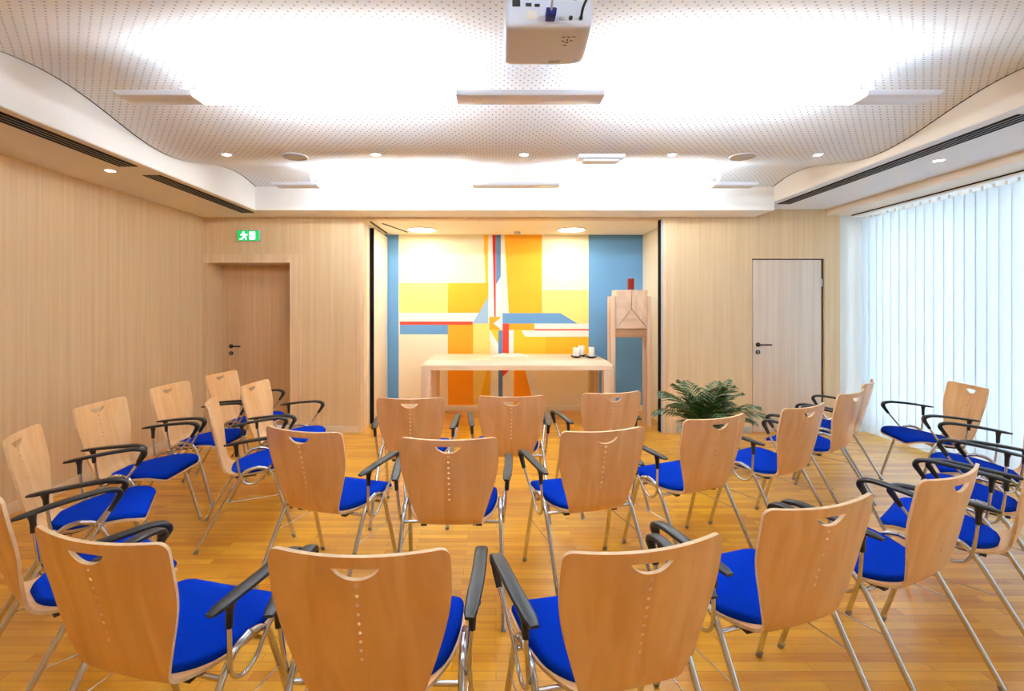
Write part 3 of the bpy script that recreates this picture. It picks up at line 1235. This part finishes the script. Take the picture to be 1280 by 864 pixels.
# ------------------------------------------------------------------ potted palm
t = empty('potted_palm', (1.99, 4.72, 0))
tag(t, 'green feather palm in a planter standing on the floor between niche and pale door', 'plant')
bm = NB()
lathe(bm, [(0, 0), (0.12, 0), (0.125, 0.01), (0.155, 0.27), (0.162, 0.29), (0.150, 0.29), (0.143, 0.26), (0, 0.255)], 36)
pt = finish('planter', bm, M['pot'], t, 40)
bm = NB()
lathe(bm, [(0, 0.27), (0.145, 0.262), (0, 0.25)], 24)
finish('soil', bm, M['soil'], pt)
rnd = random.Random(11)
fr = []
for k in range(22):
    az = 2 * PI * k * 0.381966 + rnd.uniform(-0.2, 0.2)
    lean = 0.10 + 0.95 * (k / 21)
    fr.append((az, lean, rnd.uniform(0.52, 0.64)))
for az, lean, ln in fr:
    bm = NB()
    d = Vector((math.cos(az), math.sin(az), 0))
    p = Vector((0, 0, 0.27)) + d * 0.02
    el = PI / 2 - lean * 0.62
    pts, dirs = [], []
    n = 22
    for i in range(n + 1):
        pts.append(p.copy())
        v = d * math.cos(el) + Vector((0, 0, 1)) * math.sin(el)
        dirs.append(v)
        p = p + v * (ln / n)
        el -= (0.030 + 0.040 * lean) * (0.35 + 1.5 * i / n)
    tube(bm, pts, lambda t: 0.0035 * (1 - 0.75 * t), 6, 1)
    for i in range(5, n + 1):
        q = (i - 5) / (n - 5)
        L_ = 0.175 * (math.sin(PI * (0.18 + 0.78 * q)) ** 0.7) + 0.015
        side = d.cross(Vector((0, 0, 1)))
        nor = side.cross(dirs[i]).normalized()
        for s in (-1, 1):
            a = (side * s * 0.82 + dirs[i] * (0.55 + 0.4 * q) - Vector((0, 0, 1)) * (0.10 + rnd.uniform(-0.05, 0.16)) + nor * 0.05).normalized()
            w = dirs[i] * 0.0115
            b0 = pts[i]
            mid = b0 + a * L_ * 0.45 + nor * 0.006
            tip = b0 + a * L_ - Vector((0, 0, 0.022))
            th = nor * 0.0012
            vs = [bm.verts.new(x) for x in (b0 - w * 0.4, b0 + w * 0.4, mid - w, mid + w + th, tip, mid + th * 2)]
            bm.faces.new((vs[0], vs[5], vs[2]))
            bm.faces.new((vs[0], vs[1], vs[5]))
            bm.faces.new((vs[1], vs[3], vs[5]))
            bm.faces.new((vs[2], vs[5], vs[4]))
            bm.faces.new((vs[5], vs[3], vs[4]))
    me = bpy.data.meshes.new('frond')
    bm.to_mesh(me)
    bm.free()
    me.materials.append(M['leaf'])
    me.materials.append(M['stem'])
    o = bpy.data.objects.new('frond', me)
    COL.objects.link(o)
    o.parent = t

# ------------------------------------------------------------------ ceiling luminaires
def luminaire(y, zb, label, tube_mat='tube', diff_mat='diffuser'):
    t = empty('pendant_luminaire', (0.185, y, zb))
    tag(t, label, 'lamp', 'long pendant luminaires under the ceiling waves')
    W = 0.072
    secs = [(-2.355, -1.907, 'end_cap', 'gloss_white'), (-0.413, 0.431, 'centre_cover', 'gloss_white'), (1.915, 2.350, 'end_cap', 'gloss_white')]

    def channel(bm, x0, x1, taper0=0.0, taper1=0.0, open_top=False):
        pr = [(-W, 0.030), (-W, 0.022), (-W + 0.006, 0.003), (-W + 0.012, 0.0), (W - 0.012, 0.0), (W - 0.006, 0.003), (W, 0.022), (W, 0.030)]
        A = [bm.verts.new((x0 + taper0 * (1 - z / 0.030), yy, z)) for yy, z in pr]
        B = [bm.verts.new((x1 - taper1 * (1 - z / 0.030), yy, z)) for yy, z in pr]
        n = len(pr)
        bm.faces.new(A)
        bm.faces.new(B[::-1])
        for k in range(n):
            bm.faces.new((A[k], B[k], B[(k + 1) % n], A[(k + 1) % n]))
    for x0, x1, nm, mt in secs:
        bm = NB()
        channel(bm, x0, x1, 0.03 if x0 < -2 else 0, 0.03 if x1 > 2 else 0)
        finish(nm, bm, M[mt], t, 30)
    for x0, x1 in ((-1.907, -0.413), (0.431, 1.915)):
        bm = NB()
        channel(bm, x0, x1)
        df_ = finish('diffuser', bm, M[diff_mat], t, 30)
        for yy in (-0.036, 0.036):
            bm = NB()
            tube(bm, [(x0 + 0.03, yy, 0.050), (x1 - 0.03, yy, 0.050)], 0.013, 14)
            finish('fluorescent_tube', bm, M[tube_mat], df_, 60)
    for x in (-1.985, -0.38, 0.40, 1.985):
        bm = NB()
        zz = zc(y) - zb
        tube(bm, [(x, 0, 0.029), (x, 0, zz)], 0.003, 8)
        sp = finish('suspension', bm, M['steel'], t, 60)
        bm = NB()
        lathe(bm, [(0, 0.085), (0.016, 0.085), (0.019, 0.10), (0.019, 0.14), (0.012, 0.15), (0, 0.15)], 20, 0, (x, 0, -0.02))
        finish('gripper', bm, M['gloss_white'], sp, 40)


luminaire(2.87, 2.706, 'long white luminaire hung across the room just beyond the projector')
luminaire(4.84, 2.688, 'far one of the long white luminaires, hung in front of the white beam')
luminaire(0.70, 2.706, 'added out-of-view fill luminaire hung across the room behind the projector', 'tube_fill', 'diffuser_fill')  # unseen, added as fill light for the nearest chair backs and seats


# ------------------------------------------------------------------ small ceiling fittings
def spot(x, y, z, label, group, r=0.028, ring=0.043):
    t = empty('downlight', (x, y, z))
    tag(t, label, 'downlight', group)
    bm = NB()
    lathe(bm, [(r, 0.0), (r, -0.003), (ring - 0.006, -0.007), (ring, -0.003), (ring, 0.0), (r, 0.0)], 28)
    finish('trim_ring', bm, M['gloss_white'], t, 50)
    bm = NB()
    lathe(bm, [(0, -0.004), (r * 0.8, -0.003), (r, 0.0), (0, 0.001)], 28)
    finish('lens', bm, M['spot'], t, 50)


GD = 'small round spotlights in the perforated ceiling'
for x, lab in ((-2.2, 'small round ceiling spotlight farthest left, by the left white soffit'),
               (-0.98, 'small round ceiling spotlight right of the left round loudspeaker'),
               (0.229, 'small round ceiling spotlight in the middle of the row of five'),
               (1.437, 'small round ceiling spotlight between the emergency light and the right loudspeaker'),
               (2.63, 'small round ceiling spotlight farthest right of the row of five')):
    spot(x, 4.05, zc(4.05) - 0.001, lab, GD)
spot(-3.08, 3.96, ZL, 'bright round spotlight in the left soffit beside the dark air slots', 'spotlights in the side soffits', 0.034, 0.046)
spot(3.576, 4.01, ZR, 'bright round spotlight in the right soffit between air slot and blinds', 'spotlights in the side soffits', 0.034, 0.046)

for x, lab in ((-1.665, 'round grey ceiling loudspeaker left of centre'), (2.04, 'round grey ceiling loudspeaker right of centre')):
    t = empty('ceiling_speaker', (x, 4.10, zc(4.10)))
    tag(t, lab, 'loudspeaker', 'ceiling loudspeakers')
    bm = NB()
    lathe(bm, [(0.088, 0.0), (0.088, -0.006), (0.10, -0.010), (0.106, -0.004), (0.106, 0.0), (0.088, 0)], 36)
    finish('rim', bm, M['grey'], t, 50)
    bm = NB()
    lathe(bm, [(0, -0.007), (0.06, -0.0065), (0.088, -0.003), (0.088, 0.0), (0, 0.0)], 36)
    finish('grille', bm, M['grey'], t, 50)

t = empty('emergency_light', (0.865, 4.12, zc(4.12)))
tag(t, 'flat white rectangular emergency light on the perforated ceiling', 'lamp')
bm = NB()
box(bm, -0.19, 0.19, -0.085, 0.085, -0.030, 0.008, bevel=0.008)
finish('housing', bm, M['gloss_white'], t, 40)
bm = NB()
box(bm, -0.150, 0.150, -0.055, 0.055, -0.052, -0.030, bevel=0.010)
finish('cover', bm, M['white'], t, 40)

for x, lab in ((-1.01, 'round flat glowing ceiling lamp at the niche\'s left'), (1.025, 'round flat glowing ceiling lamp at the niche\'s right')):
    t = empty('round_ceiling_lamp', (x, 6.76, 2.584))
    tag(t, lab, 'lamp', 'round lamps in the niche ceiling')
    bm = NB()
    lathe(bm, [(0.175, 0.0), (0.175, -0.012), (0.19, -0.018), (0.198, -0.008), (0.198, 0), (0.175, 0)], 40)
    finish('rim', bm, M['white'], t, 50)
    bm = NB()
    lathe(bm, [(0, -0.014), (0.12, -0.013), (0.174, -0.008), (0.174, 0), (0, 0)], 40)
    finish('diffuser', bm, M['niche_lamp'], t, 50)
bm = NB()
lathe(bm, [(0, -0.035), (0.030, -0.034), (0.042, -0.022), (0.050, -0.006), (0.052, 0), (0, 0)], 28)
o = finish('smoke_detector', bm, M['grey'], None, 50, (0.30, 7.0, 2.584))
tag(o, 'small round smoke detector on the niche ceiling between its two lamps', 'smoke detector')


def vent(name, x0, x1, y0, y1, z, label):
    t = empty(name, ((x0 + x1) / 2, (y0 + y1) / 2, z))
    tag(t, label, 'air vent', 'slotted air vents in the soffits')
    w, l = (x1 - x0) / 2, (y1 - y0) / 2
    bm = NB()
    box(bm, -w, w, -l, l, -0.003, 0.0)
    finish('backing', bm, M['dark'], t)
    for k in range(3):
        x = -w + (k + 1) * 2 * w / 4
        bm = NB()
        box(bm, x - 0.0025, x + 0.0025, -l + 0.002, l - 0.002, -0.0038, -0.002)
        finish('blade', bm, M['grey'], t)


vent('slot_vent', -2.925, -2.775, 0.4, 3.85, ZL, 'dark slotted air vent in the left soffit, the nearer of two')
vent('slot_vent', -2.925, -2.775, 4.10, 5.71, ZL, 'dark slotted air vent in the left soffit, the far shorter one')
vent('slot_vent', 3.215, 3.365, 3.06, 5.68, ZR, 'dark slotted air vent in the right soffit')

# ------------------------------------------------------------------ exit sign
t = empty('exit_sign', (-2.98, YB, 2.38))
tag(t, 'small lit green exit sign above the recessed wooden door', 'sign')
bm = NB()
box(bm, -0.137, 0.137, -0.035, 0.0, -0.067, 0.067, bevel=0.004)
finish('housing', bm, M['grey'], t)
bm = NB()
box(bm, -0.130, 0.130, -0.0385, -0.0352, -0.061, 0.061)
finish('face', bm, M['sign_green'], t)


def sign_shape(name, poly):
    bm = NB()
    prism(bm, poly, 'Y', -0.0405, -0.0387)
    finish(name, bm, M['sign_white'], t)


sign_shape('door_pictogram', [(0.018, -0.046), (0.084, -0.046), (0.084, 0.046), (0.018, 0.046)])
bm = NB()
pc = [(-0.056 + 0.012 * math.cos(2 * PI * k / 12), 0.037 + 0.012 * math.sin(2 * PI * k / 12)) for k in range(12)]
prism(bm, pc, 'Y', -0.0405, -0.0387)
prism(bm, [(-0.072, 0.022), (-0.036, 0.022), (-0.028, -0.006), (-0.040, -0.012), (-0.058, -0.010)], 'Y', -0.0406, -0.0387)
prism(bm, [(-0.058, -0.008), (-0.044, -0.012), (-0.070, -0.046), (-0.100, -0.046), (-0.100, -0.037), (-0.076, -0.034)], 'Y', -0.0405, -0.0387)
prism(bm, [(-0.050, -0.010), (-0.034, -0.008), (-0.018, -0.028), (-0.020, -0.048), (-0.032, -0.048), (-0.034, -0.030)], 'Y', -0.0407, -0.0387)
prism(bm, [(-0.072, 0.022), (-0.066, 0.012), (-0.088, 0.000), (-0.094, 0.008)], 'Y', -0.0404, -0.0387)
prism(bm, [(-0.040, 0.020), (-0.034, 0.010), (-0.008, 0.004), (-0.006, 0.012), (-0.024, 0.016)], 'Y', -0.0404, -0.0387)
finish('running_figure', bm, M['sign_white'], t)

# ------------------------------------------------------------------ projector
t = empty('video_projector', (0.180, 1.81, 2.45))
tag(t, 'white video projector hanging from the ceiling with blue plug at its rear', 'projector')
bm = NB()


def outline(ins):
    o_ = []
    for cx, cy, r, a0 in ((0.132, -0.118, 0.018, 270), (0.110, 0.085, 0.05, 0), (-0.120, 0.105, 0.03, 90), (-0.132, -0.118, 0.018, 180)):
        for k in range(6):
            a = R(a0 + 18 * k)
            o_.append((cx + (r - ins * 0.3) * math.cos(a) - math.copysign(ins * 0.7, cx), cy + (r - ins * 0.3) * math.sin(a) - math.copysign(ins * 0.7, cy)))
    return o_


rings = []
for ins, z in ((0.022, 0.0), (0.008, 0.003), (0.002, 0.010), (0.0, 0.024), (0.0, 0.088), (0.004, 0.094)):
    rings.append([bm.verts.new((x, y, z)) for x, y in outline(ins)])
n = len(rings[0])
for a, b in zip(rings, rings[1:]):
    for k in range(n):
        bm.faces.new((a[k], a[(k + 1) % n], b[(k + 1) % n], b[k]))
bm.faces.new(rings[0][::-1])
bm.faces.new(rings[-1])
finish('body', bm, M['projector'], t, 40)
yr = -0.136


def rear(name, x0, x1, z0, z1, mat, d=0.004, parent=None):
    bm = NB()
    box(bm, x0, x1, yr - d, yr + 0.004, z0, z1, bevel=0.0015)
    return finish(name, bm, M[mat], parent or t)


rear('power_socket', -0.125, -0.098, 0.070, 0.093, 'black', 0.002)
rear('socket', -0.080, -0.060, 0.070, 0.082, 'black', 0.002)
rear('socket', -0.050, -0.032, 0.069, 0.079, 'black', 0.002)
rear('label_plate', -0.078, -0.042, 0.026, 0.056, 'white', 0.001)
for x in (0.072, 0.106):
    bm = NB()
    lathe(bm, [(0, -0.006), (0.0065, -0.006), (0.0065, 0.0), (0, 0.0)], 16, 0, (x, yr, 0.030), 'Y')
    finish('jack_socket', bm, M['black'], t)
rear('video_socket', 0.034, 0.056, 0.024, 0.035, 'steel', 0.003)
pg = rear('video_plug', -0.014, 0.018, 0.020, 0.044, 'vga', 0.040)
for x in (-0.011, 0.015):
    bm = NB()
    tube(bm, [(x, yr - 0.03, 0.022), (x, yr - 0.055, 0.030)], 0.004, 8)
    finish('screw', bm, M['vga'], pg)
bm = NB()
tube(bm, smooth_path([(0.002, yr - 0.036, 0.035), (0.002, yr - 0.075, 0.06), (-0.004, yr - 0.08, 0.14), (-0.006, yr - 0.04, 0.28)], 6), 0.004, 8)
finish('video_cable', bm, M['grey'], pg, 60)
# buttons and focus window on the downward face
for k, (x, y, a) in enumerate([(0.056, -0.075, 0), (0.074, -0.076, 0.2), (0.092, -0.078, 0.4), (0.058, -0.050, 0.6), (0.086, -0.052, -0.6), (0.072, -0.040, 0),
                               (0.068, -0.022, 0), (0.072, -0.056, 1.57)]):
    bm = NB()
    box(bm, -0.006, 0.006, -0.0022, 0.0022, -0.001, 0.002, bevel=0.0006)
    b = finish('button', bm, M['grey_foot'], t)
    b.location = (x, y, 0)
    b.rotation_euler = (0, 0, a)
bm = NB()
poly = [(0.020, 0.092), (0.022, 0.104), (0.062, 0.104), (0.068, 0.088)]
prism(bm, poly, 'Z', -0.0015, 0.003)
finish('focus_window', bm, M['grey'], t)
bm = NB()
lathe(bm, [(0, 0.0), (0.034, 0.0), (0.034, 0.012), (0.024, 0.012), (0.020, 0.006), (0, 0.006)], 28, 0, (0.045, 0.132, 0.05), 'Y')
finish('lens', bm, M['black'], t, 40)
bm = NB()
box(bm, -0.06, 0.06, -0.06, 0.06, 0.094, 0.104, bevel=0.002)
pm = finish('mount_plate', bm, M['grey'], t)
bm = NB()
lathe(bm, [(0, 0.104), (0.020, 0.104), (0.020, zc(1.81) - 2.45 - 0.008), (0.055, zc(1.81) - 2.45 - 0.008), (0.055, zc(1.81) - 2.45 + 0.004), (0, zc(1.81) - 2.45 + 0.004)], 24)
finish('mount_pole', bm, M['grey'], pm, 40)
for nm, lab, pts in (('cable', 'black audio cable curving from the projector\'s right socket up to the ceiling',
                      [(0.286, 1.668, 2.480), (0.290, 1.63, 2.50), (0.318, 1.60, 2.545), (0.36, 1.585, 2.62), (0.40, 1.58, 2.775)]),
                     ('cable', 'thicker black cable rising from the projector\'s top right to the ceiling',
                      [(0.25, 1.74, 2.556), (0.268, 1.70, 2.556), (0.31, 1.68, 2.585), (0.36, 1.68, 2.64), (0.42, 1.69, 2.77)])):
    bm = NB()
    tube(bm, smooth_path(pts, 7), 0.0045, 8)
    tag(finish(nm, bm, M['black'], None, 60), lab, 'cable')

# ------------------------------------------------------------------ vertical blinds
t = empty('vertical_blind', (4.40, 2.4, 0))
tag(t, 'white vertical slat blind covering the whole window wall on the right', 'blind')
bm = NB()
box(bm, -0.112, -0.10, -4.0, 3.58, 2.61, 2.642)
box(bm, -0.10, 0.03, -4.0, 3.58, 2.605, 2.64)
finish('head_rail', bm, M['white'], t)
bm = NB()
box(bm, -0.1135, -0.1122, -4.0, 3.58, 2.618, 2.632)
finish('rail_groove', bm, M['dark'], t)
proto = None
ny = 0
y = 3.50
rnd = random.Random(3)
while y > -3.9:
    if proto is None:
        bm = NB()
        w = 0.0585
        rows = []
        for k in range(9):
            q = -1 + k / 4
            rows.append([bm.verts.new((0.008 * (1 - q * q), q * w, z)) for z in (0.035, 2.575)] +
                        [bm.verts.new((0.008 * (1 - q * q) + 0.0008, q * w, z)) for z in (2.575, 0.035)])
        for a, b in zip(rows, rows[1:]):
            for k in range(4):
                bm.faces.new((a[k], a[(k + 1) % 4], b[(k + 1) % 4], b[k]))
        bm.faces.new(rows[0])
        bm.faces.new(rows[-1][::-1])
        proto = finish('slat', bm, M['blind'], t, 60)
        bm = NB()
        box(bm, 0.002, 0.012, -0.012, 0.012, 2.572, 2.606, bevel=0.002)
        hk = finish('slat_hook', bm, M['white'], proto)
        o = proto
    else:
        o = proto.copy()
        COL.objects.link(o)
        o.parent = t
        h2 = hk.copy()
        COL.objects.link(h2)
        h2.parent = o
    o.location = (rnd.uniform(-0.004, 0.004), y, 0)
    o.rotation_euler = (0, 0, R(6 + rnd.uniform(-3, 3)))
    y -= 0.108

# ------------------------------------------------------------------ daylight
world = bpy.data.worlds.new('sky')
SC.world = world
world.use_nodes = True
bg = world.node_tree.nodes['Background']
bg.inputs['Color'].default_value = (0.66, 0.83, 1.0, 1)
bg.inputs['Strength'].default_value = 5.8
